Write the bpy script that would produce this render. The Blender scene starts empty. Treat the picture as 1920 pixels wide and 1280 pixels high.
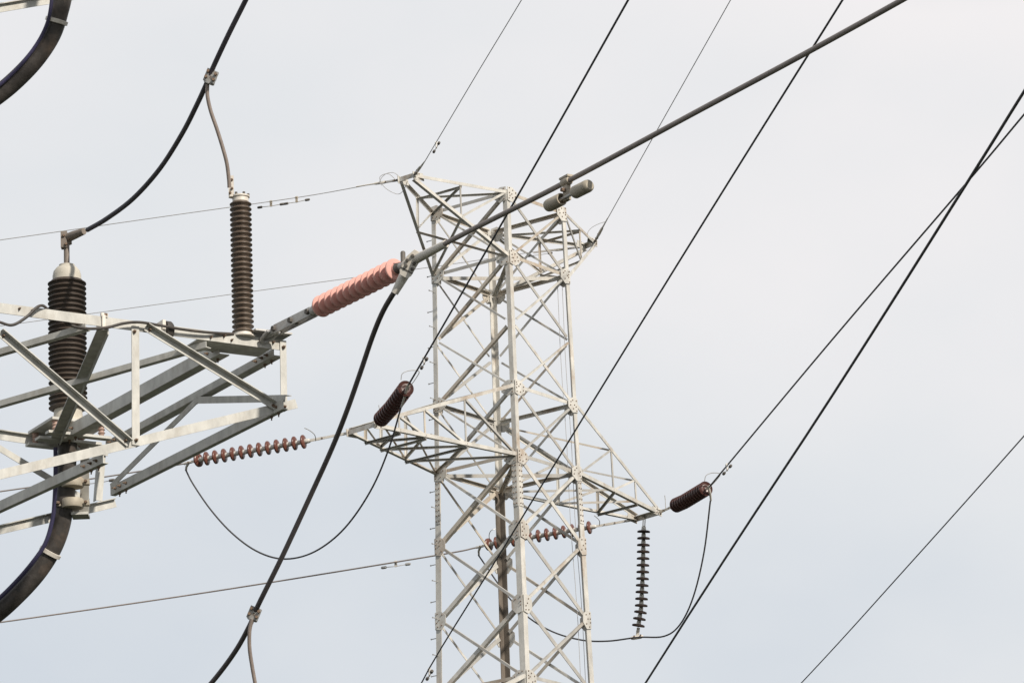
import bpy, math, random
import numpy as np
from mathutils import Vector as V, Matrix
random.seed(7)
C = bpy.context.scene
COL = C.collection

# ------------------------------------------------------------------ camera
F_PX, PITCH, ROLL = 9000.0, math.radians(16.5), math.radians(-2.10)   # focal length in 1920-px units
CAM = V((0, 0, 1.6))
FW = V((0, math.cos(PITCH), math.sin(PITCH)))
UP0 = V((0, -math.sin(PITCH), math.cos(PITCH)))
RT = V((1, 0, 0)) * math.cos(ROLL) + UP0 * math.sin(ROLL)
UP = UP0 * math.cos(ROLL) - V((1, 0, 0)) * math.sin(ROLL)
cd = bpy.data.cameras.new('camera')
cam = bpy.data.objects.new('camera', cd)
COL.objects.link(cam)
cd.sensor_width = 36.0
cd.lens = F_PX / 1920 * 36.0
cd.clip_start, cd.clip_end = 0.5, 20000
cam.matrix_world = Matrix(((RT.x, UP.x, -FW.x, CAM.x), (RT.y, UP.y, -FW.y, CAM.y), (RT.z, UP.z, -FW.z, CAM.z), (0, 0, 0, 1)))
C.camera = cam

# ------------------------------------------------------------------ sky and sun
SUN_AZ = V((0.62, -0.78, 0)).normalized()
SUN_EL = math.radians(33)
SUN_DIR = SUN_AZ * math.cos(SUN_EL) + V((0, 0, math.sin(SUN_EL)))
w = bpy.data.worlds.new('World')
C.world = w
w.use_nodes = True
nt = w.node_tree
bg = nt.nodes['Background']
bg.inputs['Strength'].default_value = 0.1
sky = nt.nodes.new('ShaderNodeTexSky')
sky.sky_type = 'NISHITA'
sky.sun_disc = False
sky.sun_elevation = SUN_EL
sky.sun_rotation = math.atan2(SUN_AZ.x, SUN_AZ.y)
tc = nt.nodes.new('ShaderNodeTexCoord')
mp = nt.nodes.new('ShaderNodeMapping'); mp.inputs['Scale'].default_value = (1.0, 1.0, 1.6)
nz = nt.nodes.new('ShaderNodeTexNoise'); nz.inputs['Scale'].default_value = 9.0; nz.inputs['Detail'].default_value = 5.0; nz.inputs['Roughness'].default_value = 0.45
sx = nt.nodes.new('ShaderNodeSeparateXYZ')
m1 = nt.nodes.new('ShaderNodeMath'); m1.operation = 'MULTIPLY_ADD'; m1.inputs[1].default_value = 1.84; m1.inputs[2].default_value = -0.336   # elevation
m2 = nt.nodes.new('ShaderNodeMath'); m2.operation = 'MULTIPLY_ADD'; m2.inputs[1].default_value = 0.48
m3 = nt.nodes.new('ShaderNodeMath'); m3.operation = 'MULTIPLY_ADD'; m3.inputs[1].default_value = 0.46
m4 = nt.nodes.new('ShaderNodeMath'); m4.operation = 'SUBTRACT'; m4.inputs[1].default_value = 0.23
ramp = nt.nodes.new('ShaderNodeValToRGB')
el = ramp.color_ramp.elements
el[0].position = 0.0; el[0].color = (0.655, 0.705, 0.765, 1)
el[1].position = 1.0; el[1].color = (0.40, 0.43, 0.47, 1)
e = el.new(0.17); e.color = (0.785, 0.805, 0.83, 1)
e = el.new(0.36); e.color = (0.91, 0.885, 0.888, 1)
e = el.new(0.55); e.color = (0.66, 0.67, 0.70, 1)
sc = nt.nodes.new('ShaderNodeVectorMath'); sc.operation = 'SCALE'; sc.inputs['Scale'].default_value = 10.0
mix = nt.nodes.new('ShaderNodeMix'); mix.data_type = 'RGBA'; mix.inputs[0].default_value = 0.97
L = nt.links.new
L(tc.outputs['Generated'], mp.inputs['Vector']); L(mp.outputs[0], nz.inputs['Vector'])
L(tc.outputs['Generated'], sx.inputs[0])
L(sx.outputs['Z'], m1.inputs[0]); L(sx.outputs['X'], m2.inputs[0]); L(m1.outputs[0], m2.inputs[2])
L(nz.outputs['Fac'], m3.inputs[0]); L(m2.outputs[0], m3.inputs[2]); L(m3.outputs[0], m4.inputs[0])
L(m4.outputs[0], ramp.inputs['Fac']); L(ramp.outputs['Color'], sc.inputs[0])
L(sky.outputs[0], mix.inputs[6]); L(sc.outputs[0], mix.inputs[7]); L(mix.outputs[2], bg.inputs['Color'])
sd = bpy.data.lights.new('sun', 'SUN'); sd.energy = 4.3; sd.angle = math.radians(2.0); sd.color = (1.0, 0.925, 0.825)
so = bpy.data.objects.new('sun', sd); COL.objects.link(so)
so.rotation_euler = SUN_DIR.to_track_quat('Z', 'Y').to_euler()
C.view_settings.view_transform = 'Standard'; C.view_settings.look = 'None'
C.view_settings.exposure = 0; C.view_settings.gamma = 1

# ------------------------------------------------------------------ where a sight line meets a plane of the place
def ray(x, y): return FW + RT * ((x - 960) / F_PX) - UP * ((y - 640) / F_PX)
def at_h(x, y, z):
    d = ray(x, y); return CAM + d * ((z - CAM.z) / d.z)
def at_d(x, y, D): return CAM + ray(x, y) * D
def at_pl(x, y, o, n):
    d = ray(x, y); return CAM + d * ((o - CAM).dot(n) / d.dot(n))
def proj(P):
    v = P - CAM; z = v.dot(FW); return (960 + F_PX * v.dot(RT) / z, 640 - F_PX * v.dot(UP) / z)
def depth(P): return (P - CAM).dot(FW)
def zat(P, y):                       # the height at which the vertical through P is seen at picture height y
    a, b = P.z - 3, P.z + 6
    for _ in range(50):
        m = (a + b) / 2
        if proj(V((P.x, P.y, m)))[1] > y: a = m
        else: b = m
    return m

# ------------------------------------------------------------------ materials
def mat(name, base, rough=0.6, metal=0.0, var=0.12, scale=6.0, stain=None, stain_amt=0.0, stretch=(1, 1, 1), spec=0.5, bump=0.0, coat=0.0):
    m = bpy.data.materials.new(name); m.use_nodes = True
    t = m.node_tree; b = t.nodes['Principled BSDF']
    co = t.nodes.new('ShaderNodeTexCoord'); mpn = t.nodes.new('ShaderNodeMapping'); mpn.inputs['Scale'].default_value = stretch
    t.links.new(co.outputs['Object'], mpn.inputs['Vector'])
    n = t.nodes.new('ShaderNodeTexNoise'); n.inputs['Scale'].default_value = scale; n.inputs['Detail'].default_value = 6; n.inputs['Roughness'].default_value = 0.65
    t.links.new(mpn.outputs[0], n.inputs['Vector'])
    r = t.nodes.new('ShaderNodeValToRGB')
    r.color_ramp.elements[0].position = 0.3; r.color_ramp.elements[1].position = 0.7
    r.color_ramp.elements[0].color = tuple(c * (1 - var) for c in base) + (1,)
    r.color_ramp.elements[1].color = tuple(min(1, c * (1 + var)) for c in base) + (1,)
    t.links.new(n.outputs['Fac'], r.inputs['Fac'])
    out = r.outputs['Color']
    if stain:
        n2 = t.nodes.new('ShaderNodeTexNoise'); n2.inputs['Scale'].default_value = scale * 0.45; n2.inputs['Detail'].default_value = 8; n2.inputs['Roughness'].default_value = 0.7
        mp2 = t.nodes.new('ShaderNodeMapping'); mp2.inputs['Location'].default_value = (13.1, 4.2, 7.7); mp2.inputs['Scale'].default_value = stretch
        t.links.new(co.outputs['Object'], mp2.inputs['Vector']); t.links.new(mp2.outputs[0], n2.inputs['Vector'])
        r2 = t.nodes.new('ShaderNodeValToRGB')
        r2.color_ramp.elements[0].position = 0.52; r2.color_ramp.elements[0].color = (0, 0, 0, 1)
        r2.color_ramp.elements[1].position = 0.74; r2.color_ramp.elements[1].color = (stain_amt,) * 3 + (1,)
        t.links.new(n2.outputs['Fac'], r2.inputs['Fac'])
        mx = t.nodes.new('ShaderNodeMix'); mx.data_type = 'RGBA'
        t.links.new(r2.outputs['Color'], mx.inputs[0]); t.links.new(out, mx.inputs[6]); mx.inputs[7].default_value = stain + (1,)
        out = mx.outputs[2]
    t.links.new(out, b.inputs['Base Color'])
    b.inputs['Roughness'].default_value = rough; b.inputs['Metallic'].default_value = metal
    b.inputs['Specular IOR Level'].default_value = spec
    b.inputs['Coat Weight'].default_value = coat
    if bump:
        bp = t.nodes.new('ShaderNodeBump'); bp.inputs['Strength'].default_value = bump; bp.inputs['Distance'].default_value = 0.01
        t.links.new(n.outputs['Fac'], bp.inputs['Height']); t.links.new(bp.outputs[0], b.inputs['Normal'])
    return m
STEEL = mat('galvanised_steel', (0.57, 0.55, 0.505), 0.6, 0.0, 0.24, 3.2, (0.33, 0.225, 0.14), 0.95, (1, 1, 0.6), spec=0.3)
STEELT = mat('rust_tinted_steel', (0.50, 0.45, 0.38), 0.65, 0.0, 0.22, 3.5, (0.30, 0.18, 0.10), 0.9, (1, 1, 0.6), spec=0.3)
STEELG = mat('dull_grey_zinc_steel', (0.42, 0.405, 0.375), 0.65, 0.0, 0.18, 4.0, (0.30, 0.23, 0.16), 0.7, (1, 1, 0.6), spec=0.3)
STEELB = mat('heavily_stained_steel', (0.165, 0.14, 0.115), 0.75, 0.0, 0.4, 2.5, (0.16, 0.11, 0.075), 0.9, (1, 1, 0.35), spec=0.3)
def steel():
    return random.choice((STEEL, STEEL, STEELT, STEELT, STEELG, STEELG))
STEELF = mat('new_galvanised_steel', (0.535, 0.525, 0.485), 0.55, 0.0, 0.2, 9.0, (0.36, 0.32, 0.26), 0.7, (1, 1, 0.5), spec=0.35)
ZINC = mat('zinc_fittings', (0.46, 0.45, 0.43), 0.45, 0.35, 0.15, 20.0, (0.30, 0.22, 0.15), 0.5)
ALU = mat('cast_aluminium', (0.68, 0.635, 0.565), 0.55, 0.05, 0.1, 18.0, (0.42, 0.33, 0.25), 0.4)
RUST = mat('rusty_bolt', (0.19, 0.13, 0.09), 0.8, 0.1, 0.35, 40.0)
DARKST = mat('dark_weathered_steel', (0.14, 0.125, 0.11), 0.7, 0.2, 0.25, 20.0)
PORC = mat('dark_brown_porcelain', (0.058, 0.043, 0.033), 0.5, 0.0, 0.2, 8.0, (0.10, 0.078, 0.06), 0.5)
PORC2 = mat('grey_brown_porcelain', (0.105, 0.078, 0.058), 0.4, 0.0, 0.2, 8.0, (0.20, 0.16, 0.12), 0.5)
DISC = mat('red_brown_glazed_porcelain', (0.140, 0.056, 0.041), 0.25, 0.0, 0.15, 10.0)
DISC2 = mat('dark_brown_glazed_porcelain', (0.080, 0.033, 0.027), 0.34, 0.0, 0.2, 10.0)
DISC3 = mat('black_brown_porcelain', (0.026, 0.018, 0.015), 0.6, 0.0, 0.2, 10.0, spec=0.12)
DOME = mat('beige_cast_cap', (0.52, 0.485, 0.41), 0.6, 0.0, 0.12, 12.0, (0.36, 0.31, 0.24), 0.6)
BRONZE = mat('brown_grey_casting', (0.21, 0.175, 0.145), 0.6, 0.1, 0.2, 16.0)
POST = mat('beige_pink_porcelain', (0.40, 0.27, 0.22), 0.4, 0.0, 0.1, 10.0)
SILI = mat('pink_silicone_rubber', (0.66, 0.345, 0.29), 0.65, 0.0, 0.06, 9.0, (0.50, 0.29, 0.25), 0.4)
CEM = mat('insulator_cap_metal', (0.66, 0.63, 0.57), 0.55, 0.1, 0.15, 18.0)
WIRE = mat('dark_conductor', (0.062, 0.059, 0.060), 0.7, 0.1, 0.12, 3.0)
WIREB = mat('weathered_conductor', (0.30, 0.258, 0.235), 0.6, 0.2, 0.12, 4.0)
WIREG = mat('pale_earth_wire', (0.42, 0.41, 0.40), 0.6, 0.2, 0.1, 3.0)
CABLE = mat('black_cable_jacket', (0.058, 0.051, 0.046), 0.55, 0.0, 0.4, 11.0, (0.15, 0.11, 0.085), 0.75, bump=0.4)
BLUE = mat('blue_cable_jacket', (0.042, 0.037, 0.088), 0.55, 0.0, 0.2, 12.0)
JUMP = mat('dark_blue_black_conductor', (0.062, 0.056, 0.068), 0.6, 0.1, 0.15, 4.0)
LEAD = mat('brown_grey_lead', (0.27, 0.22, 0.19), 0.55, 0.2, 0.2, 20.0)
JUMB = mat('brown_black_conductor', (0.105, 0.092, 0.094), 0.6, 0.1, 0.15, 4.0)
DAMP = mat('olive_grey_cast_iron', (0.40, 0.355, 0.28), 0.6, 0.1, 0.15, 14.0, (0.42, 0.30, 0.22), 0.5)
CONC = mat('concrete', (0.36, 0.35, 0.33), 0.9, 0, 0.15, 5.0)
GRASS = mat('meadow', (0.020, 0.025, 0.012), 0.95, 0, 0.3, 0.4, (0.034, 0.029, 0.019), 0.6)

# ------------------------------------------------------------------ mesh helper
class M:
    def __init__(s): s.v = []; s.f = []; s.m = []; s.mats = []; s.cur = 0
    def mat(s, m):
        if m not in s.mats: s.mats.append(m)
        s.cur = s.mats.index(m); return s
    def face(s, idx): s.f.append(tuple(idx)); s.m.append(s.cur)
    def prism(s, pts0, pts1):        # two matching loops
        b = len(s.v); n = len(pts0)
        s.v += [tuple(p) for p in pts0] + [tuple(p) for p in pts1]
        for i in range(n):
            j = (i + 1) % n; s.face((b + i, b + j, b + n + j, b + n + i))
        s.face(range(b + n - 1, b - 1, -1)); s.face(range(b + n, b + 2 * n)); return s
    def section(s, p, q, x, y, pts):
        return s.prism([p + x * a + y * c for a, c in pts], [q + x * a + y * c for a, c in pts])
    def box(s, c, x, y, z):          # half extents given as vectors
        return s.prism([c - z + x * a + y * b for a, b in ((-1, -1), (1, -1), (1, 1), (-1, 1))], [c + z + x * a + y * b for a, b in ((-1, -1), (1, -1), (1, 1), (-1, 1))])
    def bar(s, p, q, n, wd, th):
        d = (q - p).normalized(); n = (n - d * n.dot(d)).normalized(); sd_ = d.cross(n)
        return s.section(p, q, sd_, n, [(-wd / 2, -th / 2), (wd / 2, -th / 2), (wd / 2, th / 2), (-wd / 2, th / 2)])
    def angle(s, p, q, n, wd, t=0.008, edge=1, out=-1, w2=None):
        # rolled angle: one flange square to n, the other standing off along out*n at its upper (edge=1) or lower edge
        d = (q - p).normalized(); n = (n - d * n.dot(d)).normalized(); u = d.cross(n)
        if abs(u.z) > 0.05:
            if u.z < 0: u = -u
        elif u.x < 0: u = -u
        w2 = w2 or wd; h = wd / 2; o = out
        if edge > 0: pts = [(-h, 0), (h, 0), (h, o * w2), (h - t, o * w2), (h - t, o * t), (-h, o * t)]
        else: pts = [(h, 0), (-h, 0), (-h, o * w2), (-h + t, o * w2), (-h + t, o * t), (h, o * t)]
        return s.section(p, q, u, n, pts)
    def tube(s, pts, r, seg=10, cap=True):
        pts = [V(p) for p in pts]; n = len(pts)
        rs = r if isinstance(r, (list, tuple)) else [r] * n
        b = len(s.v); d = (pts[1] - pts[0]).normalized()
        a = d.orthogonal().normalized()
        for i, p in enumerate(pts):
            t = (pts[min(i + 1, n - 1)] - pts[max(i - 1, 0)]).normalized()
            a = (a - t * a.dot(t)).normalized(); c = t.cross(a)
            for k in range(seg):
                an = 2 * math.pi * k / seg; s.v.append(tuple(p + (a * math.cos(an) + c * math.sin(an)) * rs[i]))
        for i in range(n - 1):
            for k in range(seg):
                k2 = (k + 1) % seg; s.face((b + i * seg + k, b + i * seg + k2, b + (i + 1) * seg + k2, b + (i + 1) * seg + k))
        if cap:
            s.face(range(b + seg - 1, b - 1, -1)); s.face(range(b + (n - 1) * seg, b + n * seg))
        return s
    def lathe(s, o, ax, prof, seg=24, cap=True):   # profile of (radius, distance along the axis)
        ax = ax.normalized(); a = ax.orthogonal().normalized(); c = ax.cross(a); b = len(s.v)
        for r, t in prof:
            for k in range(seg):
                an = 2 * math.pi * k / seg; s.v.append(tuple(o + ax * t + (a * math.cos(an) + c * math.sin(an)) * r))
        for i in range(len(prof) - 1):
            for k in range(seg):
                k2 = (k + 1) % seg; s.face((b + i * seg + k, b + i * seg + k2, b + (i + 1) * seg + k2, b + (i + 1) * seg + k))
        if cap:
            s.face(range(b + seg - 1, b - 1, -1)); s.face(range(b + (len(prof) - 1) * seg, b + len(prof) * seg))
        return s
    def plate(s, poly, n, t): return s.prism([p for p in poly], [p + n * t for p in poly])
    def bolt(s, p, n, r=0.013, h=0.018): return s.lathe(p, n, [(r, 0), (r, h * 0.7), (r * 0.7, h)], 6)
    def build(s, name, parent=None, m=None, org=None, ang=40):
        me = bpy.data.meshes.new(name)
        o0 = V(parent['org']) if parent is not None else (org if org is not None else V(s.v[0]))
        me.from_pydata([tuple(V(p) - o0) for p in s.v], [], s.f)
        for mt in (s.mats or [m]): me.materials.append(mt)
        if s.mats: me.polygons.foreach_set('material_index', s.m)
        me.validate(); me.update()
        me.polygons.foreach_set('use_smooth', [True] * len(me.polygons))
        me.set_sharp_from_angle(angle=math.radians(ang))
        import bmesh
        bm = bmesh.new(); bm.from_mesh(me); bmesh.ops.recalc_face_normals(bm, faces=bm.faces); bm.to_mesh(me); bm.free()
        o = bpy.data.objects.new(name, me); COL.objects.link(o)
        if parent is not None: o.parent = parent
        else: o.location = o0
        o['org'] = tuple(o0)
        return o
def tag(o, label, cat, group=None, kind=None):
    if label: o['label'] = label
    if cat: o['category'] = cat
    if group: o['group'] = group
    if kind: o['kind'] = kind
    return o
def thing(name, loc, label, cat, group=None):
    o = bpy.data.objects.new(name, None); COL.objects.link(o); o.location = loc; o.empty_display_size = 0.2
    o['org'] = tuple(loc); return tag(o, label, cat, group)
def copy_tree(o, parent=None, dloc=V((0, 0, 0))):
    c = o.copy(); COL.objects.link(c)
    if parent is not None: c.parent = parent
    else: c.location = o.location + dloc
    for ch in list(o.children): copy_tree(ch, c)
    return c
def smooth_path(P, n=8):             # Catmull-Rom through the points
    P = [V(p) for p in P]; Q = [P[0] * 2 - P[1]] + P + [P[-1] * 2 - P[-2]]; out = []
    for i in range(1, len(Q) - 2):
        a, b, c, d = Q[i - 1], Q[i], Q[i + 1], Q[i + 2]
        for k in range(n):
            t = k / n
            out.append(0.5 * ((2 * b) + (c - a) * t + (2 * a - 5 * b + 4 * c - d) * t * t + (3 * b - a - 3 * c + d) * t ** 3))
    return out + [P[-1]]
def lerp(a, b, t): return a + (b - a) * t
Z = V((0, 0, 1))

# ------------------------------------------------------------------ ground
g = M().mat(GRASS); S = 3000
g.box(V((0, 0, -0.5)), V((S, 0, 0)), V((0, S, 0)), V((0, 0, 0.5)))
tag(g.build('ground', org=V((0, 0, 0))), None, None, kind='structure')

# ------------------------------------------------------------------ lattice tower
TC = V((-0.19, 98.91, 0)); YAW = math.radians(52.6)
AX = V((math.cos(YAW), math.sin(YAW), 0)); LX = V((math.sin(YAW), -math.cos(YAW), 0))   # along the arms, along the line
ZS = [33.80, 32.38, 30.91, 29.49, 27.98, 26.39, 24.78, 23.20, 21.20, 19.60, 18.00, 16.40, 14.40, 12.0, 9.4, 6.4, 3.2, 0.0]
def hw(z):
    r = 1.035 + 0.0125 * (ZS[0] - z) + 0.004 * max(0, ZS[4] - z)
    if z < ZS[8]: r += 0.05 * (ZS[8] - z)
    return r
def node(sa, sl, z): r = hw(z); return TC + AX * (sa * r) + LX * (sl * r) + Z * z
CORN = {'L': (-1, -1), 'F': (-1, 1), 'R': (1, 1), 'B': (1, -1)}
def nd(c, i): return node(*CORN[c], ZS[i])
tower = thing('lattice_tower', TC, 'tall pale galvanised steel lattice tower with crossarms, standing behind the wires', 'pylon')
FACES = [('L', 'F', -AX), ('F', 'R', LX), ('R', 'B', AX), ('B', 'L', -LX)]
for c, (sa, sl) in CORN.items():     # legs: angles with the heel outward
    m = M().mat(STEEL)
    for i in range(len(ZS) - 1):
        wl = 0.115 if i < 4 else 0.145 if i < 8 else 0.18
        t = 0.014
        sec = [(0, 0), (-wl, 0), (-wl, -t), (-t, -t), (-t, -wl), (0, -wl)]
        p, q = nd(c, i), nd(c, i + 1)
        if i == 0: p = p + Z * 0.06
        x, y = AX * sa, LX * sl
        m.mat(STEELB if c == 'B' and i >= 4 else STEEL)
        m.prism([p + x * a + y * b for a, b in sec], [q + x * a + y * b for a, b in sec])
    # splice plates with rows of bolts below the lower chord of the upper crossarms
    zt = ZS[4] - 0.18
    for n, s_, wdir in ((AX * sa, LX * sl, 1), (LX * sl, AX * sa, 1)):
        a_, b_ = node(sa, sl, zt), node(sa, sl, zt - 0.95)
        m.mat(STEEL).bar(a_ - s_ * 0.08 + n * 0.007, b_ - s_ * 0.08 + n * 0.007, n, 0.13, 0.012)
        m.mat(RUST)
        for k in range(8):
            for off in (0.045, 0.115):
                m.bolt(lerp(a_, b_, (k + 0.5) / 8) - s_ * off + n * 0.013, n, 0.014, 0.02)
    m.build('leg', tower)
    f = M().mat(CONC); b0 = node(sa, sl, 0)
    f.lathe(V((b0.x, b0.y, -0.02)), Z, [(0.5, 0), (0.5, 0.3), (0.42, 0.36)], 20); f.build('footing', tower)
def brace(p, q, n, wd, edge=1, out=-1, off=0.02, trim=0.12):
    d = (q - p).normalized()
    return M().mat(steel()).angle(p + d * trim + n * off, q - d * trim + n * off, n, wd, 0.007, edge, out)
deep = M().mat(STEEL)
for i in range(len(ZS) - 1):         # crossed diagonals in every panel of every face
    for (c1, c2, n) in FACES:
        front = n.y < 0
        w0 = 0.050 if i < 4 else 0.066
        a, b = nd(c1, i), nd(c2, i + 1); a2, b2 = nd(c2, i), nd(c1, i + 1)
        sd_ = (a2 - a).normalized()
        a, b2 = a + sd_ * 0.07, b2 + sd_ * 0.07; a2, b = a2 - sd_ * 0.07, b - sd_ * 0.07
        if i < 8:
            heavy = 1.35 if front else 1.1
            lf = (c1 == 'L')
            brace(b2, a2, n, w0 * (heavy if lf else 0.85), edge=-1 if lf else 1, off=-0.03 if lf else 0.012, out=-1 if front else 1).build('diagonal_brace', tower)
            brace(a, b, n, w0 * (0.85 if lf else heavy * 1.05), edge=1, off=0.012 if lf else -0.03, out=-1 if front else 1).build('diagonal_brace', tower)
        else:
            d = (b - a).normalized(); deep.angle(a + n * 0.012, b + n * 0.012, n, 0.09)
            deep.angle(b2 - n * 0.03, a2 - n * 0.03, n, 0.09)
tag(deep.build('diagonal_brace', tower), None, None, kind='stuff')
for i in (0, 1, 3, 4, 7, 8, 11, 12, 15):   # horizontals at the crossarm levels
    for (c1, c2, n) in FACES:
        d = (nd(c2, i) - nd(c1, i)).normalized()
        brace(nd(c1, i), nd(c2, i), n, 0.075, edge=1, out=-1, off=-0.016, trim=0.13).build('horizontal_beam', tower)
    if i in (1, 4, 8, 12):
        for c1, c2 in (('L', 'R'), ('F', 'B')):
            p, q = nd(c1, i), nd(c2, i); d = (q - p).normalized()
            M().mat(steel()).angle(p + d * 0.2 - Z * (0.03 if c1 == 'L' else 0.06), q - d * 0.2 - Z * (0.03 if c1 == 'L' else 0.06), Z, 0.08, 0.007).build('plan_brace', tower)
for i in range(0, 9):                # gusset plates with bolts at every node
    big = i in (0, 1, 3, 4, 7, 8)
    for c, (sa, sl) in CORN.items():
        if i == 2: continue
        m = M(); p = nd(c, i)
        for n, s_ in ((AX * sa, -LX * sl), (LX * sl, -AX * sa)):
            W, H = (0.33, 0.30) if big else (0.28, 0.36)
            dz = -0.03
            o = p + n * 0.016 + Z * dz
            poly = [o - s_ * 0.0 + Z * H * 0.5, o + s_ * W * 0.5 + Z * H * 0.55, o + s_ * W + Z * H * 0.25, o + s_ * W - Z * H * 0.25, o + s_ * W * 0.55 - Z * H * 0.6, o - Z * H * 0.5]
            m.mat(STEEL).plate(poly, n, 0.012)
            m.mat(RUST)
            for bx, bz in ((0.05, 0.38), (0.05, 0.12), (0.05, -0.12), (0.05, -0.38), (0.17, 0.3), (0.17, -0.3), (0.26, 0.15), (0.26, -0.12), (0.12, 0.02)):
                if bx < W - 0.03 and random.random() < .85: m.bolt(o + n * 0.012 + s_ * (bx + random.uniform(-.02, .02)) + Z * (bz * H + random.uniform(-.02, .02)), n, 0.014, 0.017)
        m.build('gusset_plate', tower)
# step bolts up the left leg, alternating between its two flanges
far = M().mat(ZINC); z = 33.2; k = 0
while z > 2.5:
    p = node(-1, -1, z)
    if k % 2: p0, d = p + LX * 0.05, -AX + LX * 0.0
    else: p0, d = p + AX * 0.05, -LX
    mm = far if z < 21.5 else M().mat(ZINC)
    mm.tube([p0, p0 + d * 0.17], 0.0095, 6); mm.lathe(p0 + d * 0.165, d, [(0.017, 0), (0.017, 0.014)], 6)
    if z >= 21.5: mm.build('step_bolt', tower)
    z -= 0.40; k += 1
tag(far.build('step_bolt', tower), None, None, kind='stuff')
# thin earthing downleads clipped down the right leg
for off, sgn in ((0.10, 0.14), (0.16, 0.22)):
    pts = [node(1, 1, zz) - AX * (off + 0.02 * math.sin(zz * 1.7)) - LX * sgn for zz in np.linspace(32.3, 3, 40)]
    M().mat(WIREG).tube(pts, 0.006, 6).build('downlead', tower)

# crossarms --------------------------------------------------------
TIPS = {}
def crossarm(cL, cF, itop, ibot, tL, tF, name, wd, fr, plate_at=None):
    """cL/cF are the two legs that carry it, tL/tF the two ends of its tip bar"""
    m = M().mat(STEEL)
    TL, TF_, BL, BF = nd(cL, itop), nd(cF, itop), nd(cL, ibot), nd(cF, ibot)
    peak = itop < ibot and abs(tL.z - ZS[itop]) < 0.4
    sgn = 1 if (tL - TC).dot(AX) > 0 else -1
    nL, nF = -LX, LX
    if (BL - TC).dot(LX) > 0: nL, nF = LX, -LX
    up = Z * 0.06
    tLt, tFt = (tL, tF) if peak else (tL + up, tF + up)
    tLb, tFb = (tL - up, tF - up) if peak else (tL, tF)
    for a, b, n in ((TL, tLt, nL), (TF_, tFt, nF)): m.angle(a, b, n, wd, 0.008, 1, -1)
    for a, b, n in ((BL, tLb, nL), (BF, tFb, nF)): m.angle(a, b, n, wd * 1.1, 0.008, -1, -1)
    dl = (tF - tL).normalized()
    m.angle(tL - dl * 0.06 + AX * sgn * 0.03, tF + dl * 0.06 + AX * sgn * 0.03, AX * sgn, 0.10, 0.010, 1, -1)
    for t_, n in ((tL, nL), (tF, nF)):
        inn = -AX * sgn
        poly = [t_ + n * 0.012 + AX * sgn * 0.08 + Z * 0.07, t_ + n * 0.012 + inn * 0.26 + Z * 0.10, t_ + n * 0.012 + inn * 0.30 - Z * 0.06, t_ + n * 0.012 + AX * sgn * 0.06 - Z * 0.09]
        m.mat(STEEL).plate(poly, n, 0.012); m.mat(RUST)
        for a_, b_ in ((0.0, 0.03), (0.0, -0.04), (0.12, 0.05), (0.14, -0.03), (0.22, 0.02)): m.bolt(t_ + n * 0.024 + inn * a_ + Z * b_, n, 0.014, 0.02)
    arm = m.build(name, tower)
    def part(p, q, n, w_, edge=1, out=-1, off=-0.012): M().mat(steel()).angle(p + n * off, q + n * off, n, w_, 0.006, edge, out).build('strut', arm)
    pts = [0.0] + fr
    P = {k: [lerp(a, b, t) for t in pts] for k, a, b in (('TL', TL, tLt), ('TF', TF_, tFt), ('BL', BL, tLb), ('BF', BF, tFb))}
    ws = wd * 0.66
    for i in range(1, len(pts)):
        for s_, n in (('L', nL), ('F', nF)):
            part(P['T' + s_][i], P['B' + s_][i], n, ws)
            if not peak: part(P['T' + s_][i], P['B' + s_][i - 1], n, ws, edge=-1)
            else: part(P['B' + s_][i], P['T' + s_][i - 1], n, ws)
        part(P['BL'][i - 1], P['BF'][i], Z, ws, off=0.02); (part(P['BF'][i - 1], P['BL'][i], Z, ws, off=-0.03) if sgn < 0 or i == 2 or peak else None)
        if (i < len(pts) - 1 or not peak) and (sgn < 0 or i == 2 or peak): part(P['BL'][i], P['BF'][i], Z, ws, off=-0.06)
    if peak:
        part(P['TL'][1], P['TF'][0], Z, ws, off=-0.01); part(P['TL'][0], P['TF'][1], Z, ws, off=-0.03); part(P['TL'][1], P['TF'][1], Z, ws, off=-0.05)
    else:
        part(P['TL'][0], P['TF'][1], Z, ws * 0.8, off=-0.01); part(P['TL'][1], P['TF'][2], Z, ws * 0.8, off=-0.01)
    return arm
ZA = ZS[4]
tip = {
 'left_away': at_h(655, 811, ZA), 'left_near': at_h(704, 796, ZA),
 'right_away': at_h(1192, 973, ZA), 'right_near': at_h(1236, 960, ZA),
 'pl_away': at_h(751, 337, ZS[0]), 'pl_near': at_h(777, 329, ZS[0]),
 'pr_away': at_h(1097, 462, ZS[0]), 'pr_near': at_h(1115, 455, ZS[0])}
for k, P in tip.items(): print('TIP', k, 'a %.2f l %.2f z %.2f' % ((P - TC).dot(AX), (P - TC).dot(LX), P.z))
def sym(kl, kr, which):              # keep the two sides of the tower alike in length
    pass
crossarm('L', 'F', 3, 4, tip['left_away'], tip['left_near'], 'crossarm', 0.075, [0.36, 0.65, 0.83])
crossarm('B', 'R', 3, 4, tip['right_away'], tip['right_near'], 'crossarm', 0.075, [0.42, 0.71])
crossarm('L', 'F', 0, 1, tip['pl_away'], tip['pl_near'], 'earth_wire_peak', 0.068, [0.5])
crossarm('B', 'R', 0, 1, tip['pr_away'], tip['pr_near'], 'earth_wire_peak', 0.068, [0.5])
low = {}
for it, ib, ext in ((7, 8, 0.0), (11, 12, 0.1)):
    for side, cl, cf in (('left', 'L', 'F'), ('right', 'B', 'R')):
        a, b = [tip[side + k] + Z * (ZS[ib] - ZA) + AX * (ext if side == 'right' else -ext) for k in ('_away', '_near')]
        low[side, ib] = (a, b)
        crossarm(cl, cf, it, ib, a, b, 'crossarm', 0.08, [0.36, 0.65, 0.83] if side == 'left' else [0.42, 0.71])

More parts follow.
